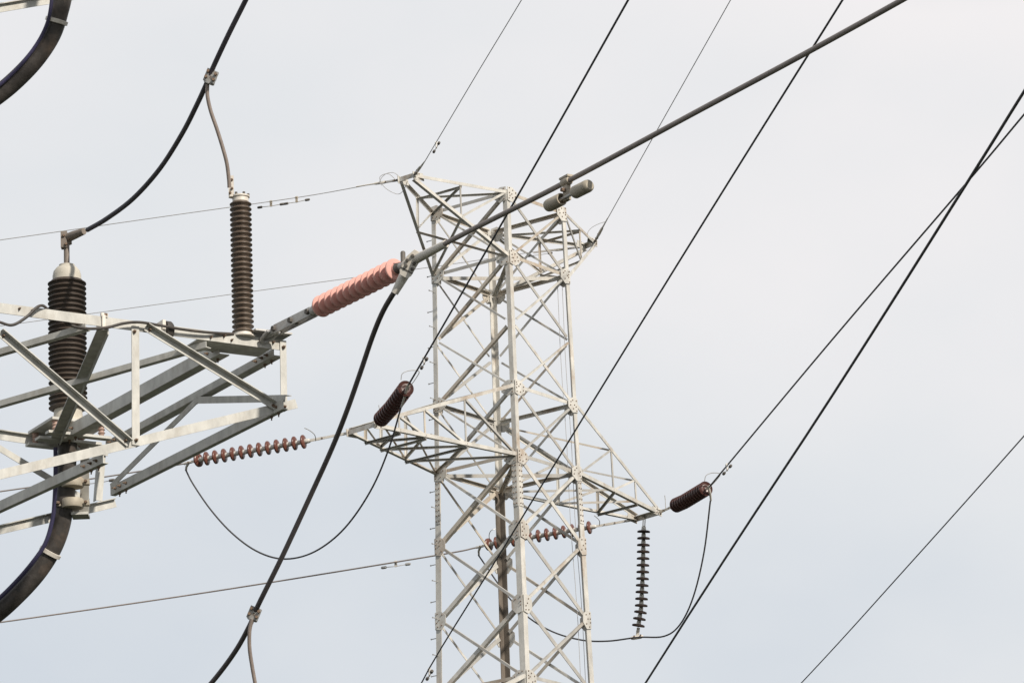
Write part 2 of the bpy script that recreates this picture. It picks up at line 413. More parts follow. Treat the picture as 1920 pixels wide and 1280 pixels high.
# ------------------------------------------------------------------ wires
def wire(name, pts, r, m, label, cat='wire', group=None, n=6, seg=8, ext=0.0):
    P = smooth_path(pts, n)
    if ext: P.append(P[-1] + (P[-1] - P[-2]).normalized() * ext)
    return tag(M().mat(m).tube(P, r, seg).build(name, org=V(P[0])), label, cat, group)

# ------------------------------------------------------------------ disc insulator strings on the tower
def disc_part(parent, p, d, r=0.127, pitch=0.16, dm=None):
    m = M().mat(dm or DISC)
    m.lathe(p, d, [(0.035, -0.002), (0.05, 0.0), (r * 0.70, 0.006), (r * .93, 0.018), (r, 0.028), (r, 0.054), (r * 0.95, 0.060), (r * 0.84, 0.046), (r * 0.76, 0.058), (r * 0.64, 0.046), (r * 0.54, 0.056), (r * 0.38, 0.044), (0.02, 0.046)], 28)
    o = m.build('insulator_disc', parent, ang=60)
    c = M().mat(CEM).lathe(p, d, [(0.02, -pitch * 0.66), (0.034, -pitch * 0.58), (0.046, -pitch * 0.48), (0.052, -pitch * 0.1), (0.052, 0.0015), (0.03, 0.006)], 16)
    c.lathe(p, d, [(0.016, 0.04), (0.016, pitch * 0.5)], 10)
    c.build('metal_cap', o)
def string(tip_p, path, ndisc, s0, s1, label, group, horn=None, horn2=None, clamp_end=None, drop=None, r=0.145, dm=None):
    """path: polyline from the arm tip to the clamp; discs sit between fractions s0..s1 of its length"""
    pts = [V(p) for p in path]; seg = [(pts[i + 1] - pts[i]).length for i in range(len(pts) - 1)]; tot = sum(seg)
    def at(s):
        s *= tot
        for i, l in enumerate(seg):
            if s <= l or i == len(seg) - 1: return lerp(pts[i], pts[i + 1], s / l), (pts[i + 1] - pts[i]).normalized()
            s -= l
    t = thing('insulator_string', tip_p, label, 'insulator', group)
    pitch = (s1 - s0) * tot / (ndisc - 1)
    for k in range(ndisc):
        p, d = at(s0 + (s1 - s0) * k / (ndisc - 1)); disc_part(t, p, d, r, min(pitch, 0.2), dm)
    # link plates between the arm and the first disc
    h = M().mat(ALU); p, d = at(0); q, _ = at(s0)
    e = q - d * min(pitch, 0.2) * 0.45
    side = d.cross(Z)
    side = side.normalized() if side.length > 0.05 else AX.copy()
    nn = d.cross(side).normalized()
    k = max(1, round((e - p).length / 0.28))
    for i in range(k):
        a, b = lerp(p, e, i / k), lerp(p, e, (i + 1) / k)
        if i % 2 == 0:
            h.mat(ALU).bar(a + side * 0.022, b + side * 0.022, side, 0.045, 0.010); h.bar(a - side * 0.022, b - side * 0.022, side, 0.045, 0.010)
        else: h.mat(ALU).bar(a, b, side, 0.05, 0.016)
        h.mat(RUST).lathe(b - side * 0.035, side, [(0.014, 0), (0.014, 0.07)], 8)
    h.mat(DARKST).lathe(p - side * 0.04, side, [(0.016, 0), (0.016, 0.08)], 8)
    h.build('link_plate', t)
    c = M().mat(ALU); p, d = at(s1); e2 = pts[-1]
    c.bar(p + d * 0.09, e2, side, 0.05, 0.03)
    c.tube([lerp(p, e2, 0.55), e2], [0.032, 0.022], 10)
    if drop is not None:
        c.tube([lerp(p, e2, 0.7), lerp(lerp(p, e2, 0.7), drop, 0.5) + d * 0.03, drop], [0.032, 0.026, 0.022], 8)
        c.mat(RUST).lathe(lerp(p, e2, 0.7) - side * 0.04, side, [(0.018, 0), (0.018, 0.08)], 8)
    c.build('strain_clamp', t)
    for hp in (horn, horn2):
        if hp: M().mat(ZINC).tube(smooth_path(hp, 5), 0.0085, 6).build('arcing_horn', t)
    return t
GSTR = 'brown disc insulator strings on the lattice tower'
# away side, left
LA = tip['left_away']; hA = ZA - 0.12
pA = [LA, at_h(585, 825, ZA - 0.03), at_h(377, 861, hA), at_h(345, 869, hA)]
string(LA, pA, 13, 0.265, 0.885, 'level string of red-brown discs left of the tower, above the sagging wire loop', GSTR,
       horn=[at_h(592, 826, hA), at_h(590, 815, hA + .02), at_h(581, 807, hA + .08), at_h(571, 802, hA + .12)],
       horn2=[at_h(374, 860, hA), at_h(371, 852, hA), at_h(367, 848, hA + .05)], drop=at_h(349, 882, hA - .12))
# away side, right (seen through the tower)
RA = tip['right_away']
pB = [RA, at_h(1125, 985, ZA - 0.03), at_h(922, 1019, ZA - 0.12), at_h(893, 1026, ZA - 0.12)]
string(RA, pB, 13, 0.275, 0.895, 'level string of red-brown discs seen through the tower legs under the right crossarm', GSTR,
       horn=[at_h(1124, 984, ZA - .1), at_h(1124, 976, ZA - .05), at_h(1119, 970, ZA - .02), at_h(1114, 966, ZA)],
       horn2=[at_h(920, 1018, hA), at_h(917, 1004, hA), at_h(921, 994, hA + .05), at_h(932, 990, hA + .1)], drop=at_h(898, 1040, hA - .12))
# near side, left: points towards the viewer
LN = tip['left_near']
cl = at_h(766, 721, ZA - 0.02)
def near_string(tp, c, label, horn, drop, ndisc=13, s0=0.17):
    mid = lerp(tp, c, 0.5) - Z * 0.05
    return string(tp, [tp, lerp(tp, c, 0.15) - Z * 0.02, mid, c], ndisc, s0, 0.90, label, GSTR, horn=horn[0], horn2=horn[1], drop=drop, r=0.165, dm=DISC2)
print('near string length', (cl - LN).length)
def horns(c, tp, big=1.0):
    d = (c - tp).normalized(); s = d.cross(Z).normalized(); p0 = lerp(tp, c, 0.93)
    a = [p0 - s * 0.06, p0 - s * 0.17 + Z * 0.16 + d * .2, p0 - s * 0.20 + Z * 0.26 + d * .3, p0 - s * 0.02 + Z * 0.27 + d * .3, p0 + s * 0.14 + Z * 0.20 + d * .3, p0 + s * 0.16 + Z * 0.08 + d * .25]
    q0 = lerp(tp, c, 0.13)
    b = [q0, q0 + Z * 0.12, q0 + Z * 0.22, q0 + Z * 0.31 + s * 0.01]
    return a, b
near_string(LN, cl, 'dark brown disc string pointing at the viewer above the left crossarm tip', horns(cl, LN), at_h(753, 762, ZA - .30))
RN = tip['right_near']; cr = at_h(1331, 911, ZA - 0.05)
print('near string R length', (cr - RN).length)
near_string(RN, cr, 'dark brown disc string pointing at the viewer beyond the right crossarm tip', horns(cr, RN), at_h(1333, 938, ZA - .28), s0=0.33)
L2a, L2n = low['left', 8]; c2 = cl + Z * (ZS[8] - ZA)
near_string(L2n, c2, 'disc string mostly below the picture, only its bent wire guard showing', horns(c2, L2n), c2 - Z * 0.4)
# suspension string holding the right jumper
SP = at_h(1208, 968, ZA)
dS = depth(SP)
path = [SP, at_d(1207, 990, dS), at_d(1205, 1080, dS), at_d(1202, 1140, dS), at_d(1194, 1191, dS)]
sus = string(SP, path, 15, 0.112, 0.90, 'string of fifteen dark discs hanging straight down from the right crossarm', GSTR, r=0.142, dm=DISC3)

a_, b_ = at_d(1183, 1196, dS), at_d(1206, 1192, dS)
sm = M().mat(ALU).tube([a_, lerp(a_, b_, .2), lerp(a_, b_, .8), b_], [.03, .045, .045, .03], 10).bar(at_d(1197, 1176, dS), at_d(1195, 1196, dS), V((0, -1, 0)), .07, .05)
sm.mat(RUST).bolt(at_d(1189, 1192, dS - .05), V((0, -1, 0)), .02, .03).bolt(at_d(1201, 1190, dS - .05), V((0, -1, 0)), .02, .03)
sm.build('suspension_clamp', sus)

# ------------------------------------------------------------------ conductors and earth wires of the tower
GW = 'conductors strung from the lattice tower'
def jumper(pix, dA, dB, r, label):
    n = len(pix); return wire('jumper_wire', [at_d(x, y, lerp(dA, dB, i / (n - 1))) for i, (x, y) in enumerate(pix)], r, WIRE, label, 'wire', 'jumper loops on the tower')
jumper([(348, 880), (362, 907), (395, 955), (435, 999), (480, 1032), (527, 1047), (575, 1040), (620, 1014), (660, 973), (700, 910), (730, 838), (752, 763)], depth(pA[3]), depth(cl), 0.018, 'thin dark wire loop sagging below the left crossarm between two disc strings')
jumper([(897, 1040), (915, 1066), (945, 1108), (985, 1152), (1035, 1183), (1090, 1199), (1140, 1201), (1196, 1194), (1245, 1192), (1275, 1170), (1300, 1118), (1320, 1035), (1332, 938)], depth(pB[3]), depth(cr), 0.018, 'thin dark wire loop running under the hanging string of discs on the right')
wire('conductor', [pA[3], at_h(200, 893, ZA - .2), at_h(0, 921, ZA - .3), at_h(-250, 958, ZA - .5)], 0.016, WIREB, 'dark line from the left level disc string passing behind the steel bracket', 'wire', GW, ext=40)
wire('conductor', [pB[3], at_h(815, 1041, ZA - .2), at_h(400, 1108, ZA - .4), at_h(0, 1166, ZA - .8), at_h(-300, 1207, ZA - 1.1)], 0.018, WIREB, 'brownish line crossing the lower left sky to the string seen through the tower', 'wire', GW, ext=40)
def near_wire(p0, pix, h, r, m, label):
    n = len(pix); P = [p0] + [at_h(x, y, h - 0.25 * (i + 1) / n) for i, (x, y) in enumerate(pix)]
    return wire('conductor', P, r, m, label, 'wire', GW, ext=12)
near_wire(cl, [(838, 598), (1009, 300), (1178, 0), (1275, -170)], cl.z, 0.0185, WIRE, 'black line rising steeply across the tower from the left upper disc string')
near_wire(c2, [(790, 1280), (953, 1012), (1260, 512), (1580, 0), (1680, -160)], c2.z, 0.0135, WIRE, 'black line crossing in front of the tower from the bottom edge to the top right')
near_wire(cr, [(1560, 637), (1815, 340), (1920, 215), (2100, 0)], cr.z, 0.017, WIRE, 'thin dark line climbing to the right edge from the right disc string')
near_wire(low['left', 12][1] + Z * 0.0, [(1210, 1280), (1560, 742), (1815, 340), (1920, 172), (2030, 0)], ZS[12], 0.0132, WIRE, 'thick black line right of the hanging discs, crossing a thinner line near the right edge')
near_wire(low['right', 8][1], [(1502, 1280), (1700, 1063), (1920, 817), (2100, 610)], ZS[8], 0.0105, WIRE, 'lowest dark line, cutting the bottom right corner of the sky')
GE = 'thin earth wires from the tower peaks'
PLn, PLa, PRn, PRa = tip['pl_near'], tip['pl_away'], tip['pr_near'], tip['pr_away']
def earth(pts, label, r=0.009): return wire('earth_wire', pts, r, WIREG, label, 'wire', GE, ext=25)
earth([PLn + Z * .02, at_h(787, 318, ZS[0]), at_h(822, 260, ZS[0] - .1), at_h(900, 129, ZS[0] - .2), at_h(978, 0, ZS[0] - .3), at_h(1060, -140, ZS[0] - .4)], 'thin grey wire going up from the left peak of the tower to the top edge')
earth([PRn + Z * .02, at_h(1137, 414, ZS[0] - .05), at_h(1226, 255, ZS[0] - .2), at_h(1370, 0, ZS[0] - .3), at_h(1440, -125, ZS[0] - .4)], 'thin grey wire going up from the right peak of the tower to the top edge')
earth([PLa, at_h(690, 347, ZS[0] - .02), at_h(560, 370, ZS[0] - .05), at_h(300, 407, ZS[0] - .2), at_h(0, 450, ZS[0] - .4), at_h(-250, 484, ZS[0] - .6)], 'thin wire from the left peak to the left edge, carrying two dampers')
earth([PRa, at_h(1010, 471, ZS[0] - .02), at_h(820, 499, ZS[0] - .1), at_h(475, 546, ZS[0] - .25), at_h(0, 611, ZS[0] - .5), at_h(-250, 644, ZS[0] - .7)], 'thin wire passing behind the pink insulator and both brown bushings to the left edge', 0.008)
# dead-end fittings of the earth wires
def deadend(p, q, label):
    t = M(); d = (q - p).normalized(); L_ = (q - p).length; s = d.cross(Z).normalized()
    t.mat(DARKST).bar(p, p + d * L_ * .16, s, 0.05, 0.02)
    t.mat(ZINC)
    for a in (-1, 1): t.bar(p + d * L_ * .14 + s * .02 * a, p + d * L_ * .34 + s * .02 * a, s, 0.035, 0.01)
    t.mat(ALU).tube([p + d * L_ * .32, p + d * L_ * .36, p + d * L_ * .55, p + d * L_ * .6, q], [0.02, 0.034, 0.03, 0.018, 0.012], 8)
    t.mat(RUST)
    for f_ in (.15, .33): t.lathe(p + d * L_ * f_ - s * .035, s, [(0.014, 0), (0.014, .07)], 8)
    return tag(t.build('wire_fitting', org=p), label, 'fitting', 'fittings where earth wires meet the tower')
deadend(PLa, at_h(668, 350, ZS[0] - .02), 'pale tapered fitting holding the thin wire left of the left peak')
deadend(PLn + Z * .02, at_h(797, 302, ZS[0] - .03), 'dark clamp on the wire leaving the left peak upward')
deadend(PRn + Z * .02, at_h(1140, 408, ZS[0] - .03), 'dark clamp on the wire leaving the right peak upward')
deadend(PRa, at_h(1000, 474, ZS[0] - .02), 'pale tapered fitting seen inside the tower top on the right')
dpk = depth(PLa)
for pix, lab in (([(745, 340), (728, 326), (712, 333), (722, 352), (745, 364), (757, 356), (764, 340)], 'thin wire loop curling round the left peak, hanging lower'), ([(752, 334), (738, 324), (722, 327), (712, 340), (716, 348)], 'thin wire loop arching over the fitting at the left peak'), ([(1117, 450), (1102, 440), (1108, 428), (1122, 420), (1134, 416)], 'thin wire loop beside the right peak clamp')):
    wire('bonding_wire', [at_d(x, y, dpk if x < 900 else depth(PRn)) for x, y in pix], 0.0065, WIREG, lab, 'wire', 'bonding wires at the tower peaks')

# vibration dampers -------------------------------------------------
def damper(p, d, sc, label, m1=DARKST, m2=ZINC, drop=0.11, L_=0.30, r=0.032, wl=0.13):
    d = d.normalized(); t = thing('vibration_damper', p, label, 'damper', 'vibration dampers clamped on the wires')
    c = p - Z * drop * sc; s = d.cross(Z).normalized()
    M().mat(m2).bar(p + Z * .03 * sc, c - Z * .02 * sc, s, 0.055 * sc, 0.03 * sc).lathe(p - d * .03 * sc, d, [(0.03 * sc, 0), (0.03 * sc, .06 * sc)], 10).build('clamp', t)
    M().mat(m2).tube([c - d * L_ * sc * .8, c - Z * .01 * sc, c + d * L_ * sc * .8], 0.008 * sc, 6).build('messenger_rod', t)
    for a in (-1, 1):
        e = c + d * a * L_ * sc
        M().mat(m1).lathe(e - d * a * wl * sc * .5, d * a, [(r * .55 * sc, 0), (r * sc, .012 * sc), (r * sc, wl * sc * .8), (r * .7 * sc, wl * sc)], 12).build('weight', t)
    return t
def along(x0, y0, x1, y1, h): return at_h(x1, y1, h) - at_h(x0, y0, h)
zz = ZS[0] - .06
damper(at_h(508, 378, zz), along(508, 378, 480, 382, zz), .85, 'small damper under the thin left wire, the one further from the tower', DARKST, DAMP)
damper(at_h(556, 370.5, zz), along(556, 370, 528, 375, zz), .85, 'small damper under the thin left wire, the one nearer the tower', DARKST, DAMP)
damper(at_h(742, 1053, ZA - .22), along(742, 1053, 714, 1057, ZA - .22), 1.0, 'pale damper under the brownish line left of the tower leg', ZINC, ALU, 0.09)
damper(at_h(186, 895, ZA - .2), along(186, 895, 160, 899, ZA - .2), 1.0, 'small damper seen behind the upright of the rear bracket', DARKST, ZINC, 0.10)
damper(at_h(818, 268, ZS[0] - .1), along(818, 268, 826, 254, ZS[0] - .1), 0.9, 'small dark damper on the thin wire above the left peak')
damper(at_h(795, 671, cl.z - .03), along(795, 671, 803, 657, cl.z), 1.0, 'dark damper on the steep black line beside the tower leg, near the upper string')
damper(at_h(1363, 871, cr.z - .03), along(1363, 871, 1371, 862, cr.z), 1.0, 'dark damper on the line just above the right disc string')
damper(at_h(805, 1254, c2.z - .03), along(805, 1254, 813, 1241, c2.z), 1.0, 'dark damper on the black line at the bottom of the left tower leg')
damper(at_h(1012, 470, zz), along(1012, 470, 990, 473, zz), 0.8, 'small damper inside the tower top on the wire behind the right peak')

# ------------------------------------------------------------------ steel bracket that carries the cable end (nearer to the viewer)
T = at_d(530, 645, 40.0); ZT = T.z
E1 = V((-math.cos(math.radians(29.5)), -math.sin(math.radians(29.5)), 0)); E2 = V((-E1.y * -1, 0, 0))
E2 = V((E1.y, -E1.x, 0)); NF = -E2                # E2 leads away from the viewer; NF faces the viewer
LB = 3.49
def p1(x, y, off=0.0): return at_pl(x, y, T + NF * off, NF)
def p2(x, y, off=0.0): return at_pl(x, y, T + E2 * LB + NF * off, NF)
def ph(x, y, dz=0.0): return at_h(x, y, ZT + dz)
def ext_to(p, q, e):                  # run the member p-q on until it is e metres from the tip along E1
    d = (q - p).normalized(); return p + d * ((e - (p - T).dot(E1)) / d.dot(E1))
def make_bracket(label):
    t = thing('steel_bracket', T, label, 'bracket', 'steel lattice brackets on the cable pole')
    def bt(m, p, n, r=0.016): m.mat(RUST).lathe(p, n, [(r, 0), (r, .012), (r * .8, .016)], 6).lathe(p, n, [(r * .45, .01), (r * .45, .035)], 6); return m
    def mem(name, p, q, n, wd, edge=1, out=-1, th=.008, w2=None, bolts=()):
        m = M().mat(STEELF).angle(p, q, n, wd, th, edge, out, w2)
        for b in bolts: bt(m, b, n)
        return m.build(name, t)
    EX = 3.75
    # front truss: level upper chord, rising lower chord
    a0, a1 = p1(0, 577), p1(534, 648)
    m = M().mat(STEELF).angle(ext_to(a1, a0, EX), a1, NF, 0.085, 0.009, 1, -1, 0.09)
    for x_b in (420, 434, 395, 488, 512, 60, 36): bt(m, p1(x_b, 577 + (71 / 534) * x_b + (3 if x_b % 4 else -3)), NF, .011)
    m.build('upper_chord', t)
    b0, b1 = p1(0, 889), p1(556, 756)
    M().mat(STEELF).angle(ext_to(b1, b0, EX), b1, NF, 0.078, 0.009, 1, -1, 0.075).build('lower_chord', t)
    o = .012
    v = [p1(254, 611, o), p1(255, 834, o)]; mem('upright', v[0], v[1], NF, .068, 1, -1, bolts=(lerp(v[0], v[1], .05) - E1 * -.012, lerp(v[0], v[1], .96)))
    v = [p1(531, 638, o), p1(533, 768, o)]; mem('upright', v[0], v[1], NF, .058, 1, -1, bolts=(lerp(v[0], v[1], .1), lerp(v[0], v[1], .96)))
    for (x0, y0, x1, y1) in ((272, 614, 519, 765), (-2, 624, 241, 832)):
        v = [p1(x0, y0, o), p1(x1, y1, o)]; d = (v[1] - v[0]).normalized()
        mem('diagonal', v[0], v[1], NF, .058, 1, 1, w2=.062, bolts=(v[0] + d * .04, v[1] - d * .04))
    # rear truss, the same set further away
    c0, c1 = p2(0, 816), p2(192, 845)
    M().mat(STEELF).angle(ext_to(c1, c0, EX), c1 - E1 * .05, NF, 0.085, 0.009, 1, 1, 0.045).build('upper_chord', t)
    c0, c1 = p2(0, 992), p2(212, 942)
    M().mat(STEELF).angle(ext_to(c1, c0, EX), c1 - E1 * .02, NF, 0.078, 0.009, 1, 1, 0.045).build('lower_chord', t)
    v = [p2(193, 845, -.012), p2(186, 938, -.012)]; mem('upright', v[0], v[1], NF, .062, 1, -1)
    v = [p2(-30, 822, -.012), p2(166, 940, -.012)]; mem('diagonal', v[0], v[1], NF, .058, 1, -1)
    # cross members from the front truss to the rear one
    side = E1
    def cross(name, p, q, wd, w2, edge=-1):
        m = M().mat(STEELF).angle(p, q, side, wd, .009, edge, -1, w2); d = (q - p).normalized()
        for k in (.10, .19, .30): bt(m, p + d * k, side, .013); bt(m, q - d * k, side, .013)
        for k in (.12, .24): bt(m, p + d * k - side * w2 * .55 - Z * (wd / 2), -Z, .014); bt(m, q - d * k - side * w2 * .55 - Z * (wd / 2), -Z, .014)
        m.build(name, t)
    s3a, s3b = ph(410, 652, -.03), ph(108, 818, -.03); cross('cross_beam', s3a, s3b, .11, .10)
    s4a, s4b = ph(512, 660, -.05), ph(198, 834, -.05); cross('cross_beam', s4a, s4b, .065, .09)
    zl = p1(520, 767).z
    m2a, m2b = at_h(530, 757, zl), at_h(207, 920, zl); cross('cross_beam', m2a, m2b, .085, .05)
    m1a, m1b = at_h(193, 858, p1(200, 845).z - .06), at_h(-60, 975, p1(200, 845).z - .06); cross('cross_beam', m1a, m1b, .085, .05)
    # level plan braces
    for x0, y0, x1, y1, dz in ((386, 645, -30, 764, -.09), (160, 612, -30, 667, -.06)):
        M().mat(STEELF).angle(ph(x0, y0, dz), ph(x1, y1, dz), V((-.63, -.77, 0)), .052, .007, -1, -1, .06).build('plan_brace', t)
    m = M().mat(STEELF).angle(ph(193, 616, -.06), ph(100, 832, -.06), Z, .095, .009, 1, -1, .05)
    m.build('plan_brace', t)
    M().mat(STEELF).box(p1(444, 634) - Z * .036 + E2 * .16, E1 * .34, E2 * .14, Z * .006).build('stiffener_plate', t)
    # V bracing in the end frame
    mid = lerp(s4a, s4b, .44) - Z * .05
    M().mat(STEELF).angle(mid, m2a + Z * .05 - E1 * .02, E1, .06, .007, 1, -1).build('diagonal', t)
    M().mat(STEELF).angle(mid, m2b + Z * .04, E1, .055, .007, 1, -1).build('diagonal', t)
    # band clamps on the upper chord
    for x, y, dk in ((193, 605, False), (306, 614, True)):
        p = p1(x, y); b = M().mat(ALU)
        b.box(p + NF * .005 - E2 * -.0 + E2 * .045, E1 * .014, E2 * .062, Z * .062)
        if not dk: b.mat(RUST).box(p + Z * .07 - E1 * .022, E1 * .014, E2 * .014, Z * .012); b.mat(ALU).box(p + Z * .066 - E1 * .012, E1 * .03, E2 * .012, Z * .016)
        if dk:
            b.mat(CABLE).lathe(p - E1 * .022 + E2 * .045 + Z * -.01, -E1, [(.05, 0), (.082, .008), (.082, .055), (.07, .07)], 20)
        b.build('band_clamp', t)
    # mounting plate for the tension string
    pl = p1(505, 629); M().mat(ZINC).box(pl + E2 * .04 + Z * .012, E1 * .17, E2 * .13, Z * .007).build('mounting_plate', t)
    return t
br = make_bracket('near galvanised steel bracket at left carrying the two brown ribbed bushings')
PX = T + E1 * 4.35 + E2 * 1.75

# cable end (sealing end) on the cross beams --------------------------
TB = ph(128, 800, .06)
def sheds(m, P, z0, z1, n, r, rc, tilt=0.35):
    pitch = (z1 - z0) / n; prof = [(rc, 0)]
    for k in range(n):
        b = k * pitch
        prof += [(rc, b + pitch * .08), (r * .97, b + pitch * .28), (r, b + pitch * .36), (r, b + pitch * .46), (r * .97, b + pitch * .53), (rc + (r - rc) * .35, b + pitch * .72), (rc, b + pitch * .9)]
    prof.append((rc, z1 - z0))
    m.lathe(V((P.x, P.y, z0)), Z, prof, 48)
ct = thing('cable_sealing_end', TB, 'thick dark ribbed porcelain bushing with a pale domed cap on the left bracket', 'bushing')
zs0, zs1, zc1 = zat(TB, 769), zat(TB, 527), zat(TB, 499)
m = M().mat(PORC); sheds(m, TB, zs0, zs1, 26, .172, .142); m.build('porcelain_sheds', ct, ang=75)
m = M().mat(DOME).lathe(V((TB.x, TB.y, zs1)), Z, [(.128, -.01), (.128, .045), (.118, .09), (.09, .125), (.07, .135), (.07, .15), (.03, .152)], 32); m.build('domed_cap', ct)
zr = zat(TB, 455)
M().mat(BRONZE).lathe(V((TB.x, TB.y, zs1 + .14)), Z, [(.026, 0), (.026, zr - zs1 - .14)], 16).build('stud', ct)
cc = V((TB.x, TB.y, zr)); jd = (at_d(170, 428, depth(cc) - .2) - cc).normalized()
m = M().mat(BRONZE).box(cc + Z * .02 + V((-.02, -.01, 0)), V((.028, 0, 0)), V((0, .04, 0)), Z * .075)
m.box(cc + Z * .03 + V((.015, 0, 0)), V((.03, 0, .012)), V((0, .03, 0)), Z * .05)
m.tube([cc + jd * .0 + Z * .04, cc + jd * .1 + Z * .03, cc + jd * .24 + Z * .01], [.042, .04, .03], 12)
m.mat(RUST)
for a, b in ((.03, .02), (-.02, .05), (.0, -.03)): m.bolt(cc + V((a, -.045, b)), V((0, -1, 0)), .014, .025)
m.build('terminal_clamp', ct)
m = M().mat(DOME).lathe(V((TB.x, TB.y, TB.z)), Z, [(.165, .0), (.165, .025), (.135, .04), (.125, zs0 - TB.z)], 32); m.build('base_flange', ct)
bp_ = M().mat(STEELF).box(TB - Z * .012, E1 * .27, E2 * .27, Z * .012)
bp_.mat(STEELF).box(TB - Z * .135, E1 * .30, E2 * .05, Z * .012).box(TB - Z * .135 + E2 * .22, E1 * .30, E2 * .04, Z * .012).box(TB - Z * .135 - E2 * .22, E1 * .30, E2 * .04, Z * .012)
bp_.build('base_plate', ct)
for a in (-1, 1):
    for b in (-1, 1):
        p = TB + E1 * .22 * a + E2 * .22 * b - Z * .122
        mm = M().mat(POST); prof = [(.02, 0)]
        for k in range(3): prof += [(.024, .02 + .03 * k), (.034, .03 + .03 * k), (.024, .042 + .03 * k)]
        mm.lathe(p, Z, prof + [(.022, .11)], 16).build('post_insulator', ct)
# cable clamping frame and the power cables ---------------------------
def dd(x, y, D): return at_d(x, y, D)
Dt = depth(TB)
cf = thing('cable_cleat', dd(135, 950, Dt), 'pair of upright channels clamping the thick cable below the dark bushing', 'cable clamp')
for x, xo in ((118, 0), (158, 1)):
    a, b = dd(x + 1, 832, Dt + .05), dd(x, 960 if xo else 950, Dt + .05)
    M().mat(STEELF).angle(a, b, V((-.3, -.95, 0)), .085 if xo else .075, .008, 1, -1, .06).build('channel', cf)
for y in (905, 944):
    mm = M().mat(DAMP); p = dd(136, y, Dt - .05); mm.lathe(p - Z * .04, Z, [(.095, 0), (.1, .01), (.1, .07), (.095, .08)], 20); mm.box(p, V((.15, 0, 0)), V((0, .03, 0)), Z * .022)
    mm.mat(RUST).bolt(p + V((.12, -.04, 0)), V((0, -1, 0)), .016, .03); mm.bolt(p + V((-.12, -.04, 0)), V((0, -1, 0)), .016, .03)
    mm.build('cleat', cf)
M().mat(STEELF).box(dd(151, 966, Dt + .02), V((.075, 0, 0)), V((0, .09, 0)), Z * .012).build('bottom_plate', cf)
GP = 'thick power cables below the bushings'
def power_cable(pix, D, ring, label):
    P = smooth_path([dd(x, y, D) for x, y in pix], 12)
    t = thing('power_cable', P[0], label, 'cable', GP)
    M().mat(CABLE).tube(P, .084, 28).build('jacket', t)
    i = min(range(len(P)), key=lambda k: (proj(P[k])[0] - ring[0]) ** 2 + (proj(P[k])[1] - ring[1]) ** 2)
    d = (P[i + 1] - P[i - 1]).normalized()
    mm = M().mat(ALU).lathe(P[i] - d * .018, d, [(.086, 0), (.102, .003), (.102, .036), (.086, .039)], 28)
    sd_ = d.cross(V((0, 1, 0))).normalized()
    mm.build('ring_clamp', t); return t
power_cable([(128, 792), (126, 850), (124, 900), (121, 940), (114, 985), (98, 1028), (70, 1072), (32, 1114), (-12, 1153), (-70, 1190), (-190, 1250), (-330, 1300), (-420, 1340)], Dt, (93, 1036), 'thick black cable curving down to the left from under the dark bushing')
power_cable([(126, -190), (124, -100), (122, -50), (119, -15), (112, 18), (98, 62), (72, 104), (38, 142), (-4, 178), (-70, 222), (-190, 290), (-330, 345), (-420, 385)], Dt, (103, 40), 'thick black cable curving across the top left corner')
GB = 'thin blue cables beside the thick power cables'
wire('earth_cable', [dd(x, y, Dt - .1) for x, y in ((104, 838), (104, 890), (102, 940), (98, 975), (85, 1018), (60, 1055), (26, 1094), (-10, 1128), (-60, 1165))], .019, BLUE, 'thin blue cable along the thick cable below the dark bushing', 'cable', GB)
wire('earth_cable', [dd(x, y, Dt - .1) for x, y in ((99, -60), (98, -20), (95, 15), (88, 45), (72, 78), (45, 115), (15, 146), (-20, 176))], .016, BLUE, 'thin blue cable beside the thick cable in the top left corner', 'cable', GB)

# surge arrester -------------------------------------------------------
AB = at_h(456, 628, ZT + .05)
ar = thing('surge_arrester', AB, 'slim grey-brown ribbed porcelain column standing on the bracket end', 'arrester')
za0, za1 = zat(AB, 626), zat(AB, 378)
m = M().mat(PORC2); sheds(m, AB, za0, za1, 26, .092, .066); m.build('porcelain_sheds', ar, ang=75)
M().mat(ALU).lathe(AB - Z * .02, Z, [(.10, 0), (.10, .012), (.08, .02), (.075, za0 - AB.z + .03)], 24).build('base_flange', ar)
m = M().mat(ALU).lathe(V((AB.x, AB.y, za1 - .005)), Z, [(.068, 0), (.068, .035), (.078, .04), (.078, .052), (.05, .055)], 24)
m.mat(DARKST)
for k in range(6):
    an = k * math.pi / 3; m.lathe(V((AB.x + .065 * math.cos(an), AB.y + .065 * math.sin(an), za1 + .045)), Z, [(.012, 0), (.012, .022)], 6)
m.build('top_cap', ar)
tcx = V((AB.x - .075, AB.y - .02, za1 + .03)); zt2 = zat(tcx, 330)
m = M().mat(ALU).box((tcx + V((tcx.x, tcx.y, zt2))) / 2, V((.022, 0, 0)), V((0, .012, 0)), Z * ((zt2 - tcx.z) / 2))
m.box(tcx + V((.05, 0, .01)), V((.06, 0, 0)), V((0, .03, 0)), Z * .008)
m.mat(RUST)
for k in range(4): m.bolt(V((tcx.x + (.008 if k % 2 else -.008), tcx.y - .012, lerp(tcx.z, zt2, .2 + .2 * k))), V((0, -1, 0)), .012, .02)
m.build('terminal_clamp', ar)

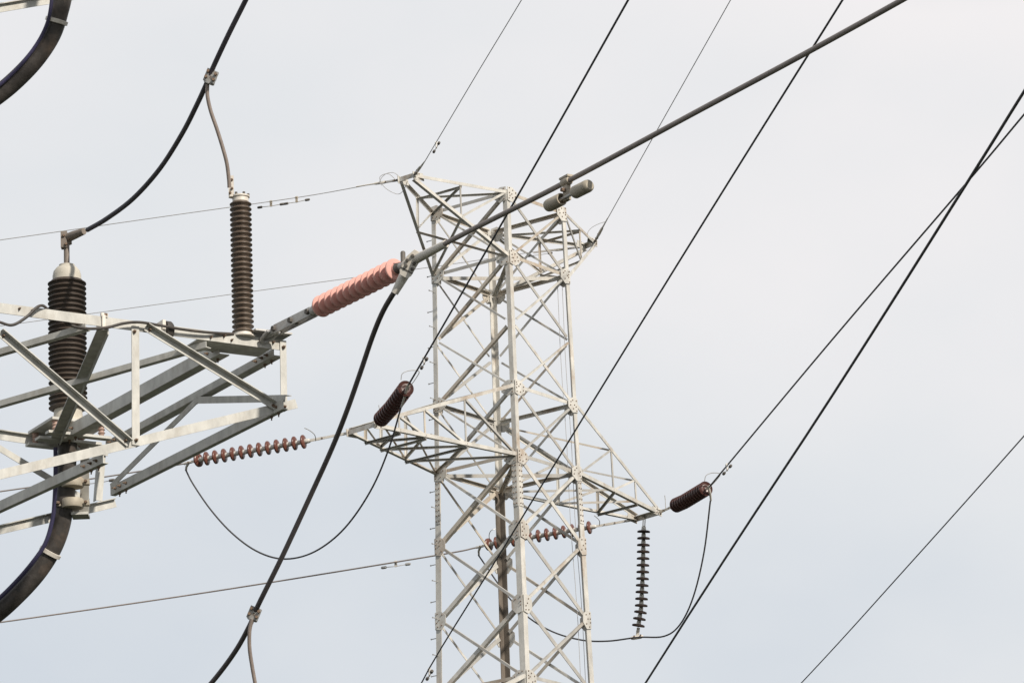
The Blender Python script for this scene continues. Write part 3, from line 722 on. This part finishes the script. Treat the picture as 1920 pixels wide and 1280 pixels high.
# tension insulator, pink silicone -------------------------------------
hI = ZT + .11
q0, q1 = at_h(520, 618, ZT + .06), at_h(588, 584, hI)
i0, i1 = at_h(597, 577, hI), at_h(746, 503, hI + .02)
cl0 = at_h(772, 490, hI + .02)
ti = thing('tension_insulator', q0, 'pink silicone shed insulator stretched between the bracket tip and the thick conductor', 'insulator')
ax = (i1 - i0).normalized(); Li = (i1 - i0).length
print('pink length', Li, 'depths', depth(i0), depth(i1))
prof = [(.045, 0)]; ns = 13; pt = Li / ns
for k in range(ns):
    b = k * pt
    prof += [(.045, b + pt * .02), (.083, b + pt * .30), (.090, b + pt * .46), (.0925, b + pt * .55), (.091, b + pt * .61), (.08, b + pt * .63), (.048, b + pt * .70), (.045, b + pt * .95)]
prof.append((.03, Li))
M().mat(SILI).lathe(i0, ax, prof, 40).build('rubber_sheds', ti, ang=70)
M().mat(ZINC).tube([i0 - ax * .10, i0 - ax * .06, i0 + ax * .03], [.03, .042, .042], 16).lathe(i1 - ax * .05, ax, [(.04, 0), (.04, .05), (.03, .16), (.022, .26)], 16).mat(DARKST).lathe(i1 - ax * .004, ax, [(.046, 0), (.045, .006), (.042, .012), (.038, .05), (.03, .055)], 24).build('end_socket', ti)  # dark collar puts the shade of the hollow round the rod into colour
sx_ = ax.cross(Z).normalized(); upx = sx_.cross(ax).normalized()
m = M().mat(ZINC)
qd = (q1 - q0).normalized()
for s_ in (-1, 1): m.mat(ZINC).bar(q0 + sx_ * .032 * s_, q1 + sx_ * .032 * s_, sx_, .075, .010)
m.mat(RUST)
LQ = (q1 - q0).length
for f_ in (.12, .2, .42, .52, .72, .8): m.lathe(lerp(q0, q1, f_) - sx_ * .03, -sx_, [(.012, 0), (.012, .018)], 8)
m.mat(DARKST)
for f_ in (.02, .48, .95): m.lathe(lerp(q0, q1, f_) - sx_ * .06, sx_, [(.024, 0), (.024, .12)], 8)
m.mat(ZINC).tube([q0 - qd * .16, q0 + qd * .02], .03, 10)
m.tube(smooth_path([q0 - qd * .05 + sx_ * .05, q0 - qd * .14 + sx_ * .04 - Z * .03, q0 - qd * .18 - Z * .05, q0 - qd * .14 - sx_ * .04 - Z * .03, q0 - qd * .05 - sx_ * .05], 5), .016, 8)
m.tube([q1, i0 - ax * .09], [.034, .03], 10)
m.build('link_plates', ti)
# strain clamp at the far end of the insulator
e0 = i1 + ax * .2
view = (CAM - cl0).normalized(); jd2 = (at_d(745, 540, depth(cl0) + .02) - cl0).normalized()
m = M().mat(ALU)
u_ = jd2; ndir = (view - u_ * view.dot(u_)).normalized()
x_ = u_.cross(ndir).normalized()
m.plate([cl0 + u_ * a + x_ * b * .74 + ndir * .055 for a, b in ((-.10, -.035), (-.10, .035), (-.02, .075), (.10, .07), (.13, .045), (.13, -.045), (.10, -.07), (-.02, -.075))], ndir, .03)
m.tube([cl0 + u_ * .1, cl0 + u_ * .29], [.045, .03], 14)
cd0 = (at_h(880, 434, hI) - cl0).normalized()
m.tube([cl0 - ax * .22, cl0 - cd0 * .1, cl0 + cd0 * .02, cl0 + cd0 * .55], [.022, .035, .04, .03], 14)
m.mat(DARKST)
for a, b in ((-.05, .02), (.0, -.03), (.0, .045), (.045, .03), (.045, -.04)): m.bolt(cl0 + u_ * a + x_ * b * .8 + ndir * .083, ndir, .015, .02)
m.bar(cl0 + u_ * .075 - x_ * .054 + ndir * .086, cl0 + u_ * .075 + x_ * .054 + ndir * .086, ndir, .010, .006)
m.lathe(cl0 - ax * .12 - Z * .03, Z, [(.02, 0), (.02, .14), (.014, .15)], 8)
m.build('strain_clamp', ti)

# thick conductor with its damper --------------------------------------
wire('line_conductor', [cl0 + cd0 * .1, at_h(880, 433, hI), at_h(1060, 342, hI), at_h(1300, 213, hI + .02), at_h(1500, 106, hI + .03), at_h(1692, 0, hI + .05), at_h(1900, -118, hI + .06)], .0205, WIREB, 'thick brownish line from the pink insulator up to the top right, with a large damper', 'wire', None, seg=14, ext=6)
dp = at_h(1062, 341, hI); dv = (at_h(1150, 294, hI) - dp).normalized()
td = thing('vibration_damper', dp, 'large olive damper with two cylindrical weights under the thick line', 'damper', 'vibration dampers clamped on the wires')
sv = dv.cross(Z).normalized()
c_ = dp - Z * .13
m = M().mat(DAMP).lathe(dp - dv * .05, dv, [(.03, 0), (.036, .02), (.036, .08), (.03, .1)], 14).bar(dp + Z * .045, c_ - Z * .02, sv, .06, .035)
m.box(dp + Z * .035 - sv * .0, dv * .06, sv * .028, Z * .008)
m.mat(RUST).lathe(dp - Z * .07 - sv * .05, sv, [(.017, 0), (.017, .1)], 8)
m.build('clamp', td)
wa, wb = at_d(1043, 376, depth(dp) + .0), at_d(1084, 354, depth(dp) - .0)
wdv = (at_h(1105, 348, c_.z) - at_h(1027, 386, c_.z)).normalized()
ca, cb = at_h(1026, 387, c_.z), at_h(1106, 347, c_.z); cd_ = (cb - ca).normalized(); LL = (cb - ca).length
M().mat(ZINC).tube([ca + cd_ * LL * .12, ca + cd_ * LL * .9], .013, 10).build('messenger_rod', td)
for p, d in ((ca, cd_), (cb, -cd_)):
    hl = LL * .35
    M().mat(DAMP).lathe(p, d, [(.012, -.002), (.016, 0), (.034, .0), (.046, .012), (.05, .03), (.05, hl * .96), (.046, hl), (.038, hl), (.034, hl * .8), (.012, hl * .78)], 24, cap=True).build('weight', td)

# jumper conductors, joints and leads -----------------------------------
GJ = 'black jumper conductors near the bracket'
j1 = [(164, 431, 0), (200, 410, .1), (250, 372, .25), (300, 316, .4), (342, 250, .6), (369, 197, .75), (386, 160, .85), (399, 128, .9), (428, 66, 1.0), (461, 0, 1.1), (500, -80, 1.25), (540, -165, 1.4)]
Dj, Da = depth(cc) - .2, depth(AB)
def j1d(t): return lerp(Dj, Da, min(t / .85, 1)) - max(0, t - .85) * 1.5
wire('jumper_conductor', [dd(x, y, j1d(t)) for x, y, t in j1], .0215, JUMP, 'black conductor curving from the top of the dark bushing up to the top edge', 'wire', GJ, seg=12)
Dc = depth(cl0)
j2 = [(748, 536), (734, 556), (716, 588), (698, 632), (676, 697), (650, 771), (622, 841), (583, 927), (530, 1041), (484, 1134), (468, 1172), (440, 1222), (396, 1280), (330, 1352)]
wire('jumper_conductor', [dd(x, y, Dc + .22 * i) for i, (x, y) in enumerate(j2)], .0215, JUMB, 'black conductor drooping from the pink insulator clamp to the bottom edge', 'wire', GJ, seg=14)
def joint(x, y, D, d, label):
    p = dd(x, y, D); s = d.cross(V((0, -1, 0))).normalized(); f = V((0, -1, 0))
    t = thing('branch_clamp', p, label, 'clamp', 'branch clamps on the jumper conductors')
    mm = M().mat(ZINC)
    for k in (-1, 0, 1): mm.mat(ZINC if k else BRONZE).lathe(p + d * (.042 * k - .016) - f * .0, d, [(.036, 0), (.047, .006), (.047, .028), (.036, .034)], 14)
    mm.box(p + f * .035, s * .05, d * .052, f * .012)
    mm.build('body', t)
    b = M().mat(RUST)
    for k in (-.5, .5):
        for e_ in (-1, 1): b.lathe(p + d * .05 * k + s * .034 * e_ + f * .04, f, [(.013, 0), (.013, .035)], 6)
    b.build('bolt', t); return t
ju = (dd(399, 128, Da) - dd(386, 160, Da)).normalized()
joint(396, 146, j1d(.87), ju, 'ribbed metal clamp on the upper black conductor above the slim column')
ju2 = (dd(484, 1134, Dc) - dd(468, 1172, Dc)).normalized()
joint(477, 1151, Dc + 2.05, ju2, 'ribbed metal clamp on the drooping conductor near the bottom edge')
wire('arrester_lead', [dd(x, y, Da - .03) for x, y in ((389, 158), (389, 180), (395, 208), (406, 240), (417, 275), (425, 305), (429, 335), (430, 352))], .0165, LEAD, 'short brown-grey lead dropping from the upper clamp to the slim column', 'wire', 'brown-grey leads below the clamps', seg=12)
wire('arrester_lead', [dd(x, y, Dc + 2.0) for x, y in ((473, 1160), (468, 1182), (468, 1215), (473, 1250), (479, 1284), (486, 1330))], .0165, LEAD, 'pale brown-grey lead below the bottom clamp, cut by the bottom edge', 'wire', 'brown-grey leads below the clamps', seg=12)
wire('counter_lead', [p1(x, y, o_) for x, y, o_ in ((-40, 590, .05), (0, 604, .06), (24, 609, .06), (50, 594, .06), (68, 577, .06), (80, 573, .03), (92, 582, -.03), (115, 599, -.05), (140, 612, -.02), (165, 616, .04), (200, 614, .06), (232, 606, .06), (262, 604, .06), (300, 610, .06), (340, 617, .05), (390, 623, .04), (438, 626, .0))], .0125, CABLE, 'thin black lead draped along the upper beam of the bracket to the slim column', 'cable', seg=8)

# the bracket above, cut by the top edge, and the pole that carries both
up = copy_tree(br, None, V((-.02, .0, 4.87)))
up['label'] = 'steel bracket cut off by the top left corner of the picture'
pole = M().mat(STEELF).lathe(V((PX.x, PX.y, 0)), Z, [(.62, 0), (.62, .04), (.52, .06), (.40, 20.5), (.38, 20.6), (.1, 20.62)], 32)
for dz in (0, 4.87):
    for e_ in (0, LB):
        a = ext_to(p1(534, 648), p1(0, 577), 3.7) + E2 * e_; b = ext_to(p1(556, 756), p1(0, 889), 3.7) + E2 * e_
        for q in (a, b):
            c0 = V((PX.x, PX.y, q.z + dz)); pole.bar(q + Z * dz - E1 * .1, c0, Z, .1, .1)
tag(pole.build('steel_pole', org=V((PX.x, PX.y, 0))), 'tapered steel pole left of the picture carrying the brackets', 'pole')

for o in bpy.data.objects:
    if 'org' in o: del o['org']
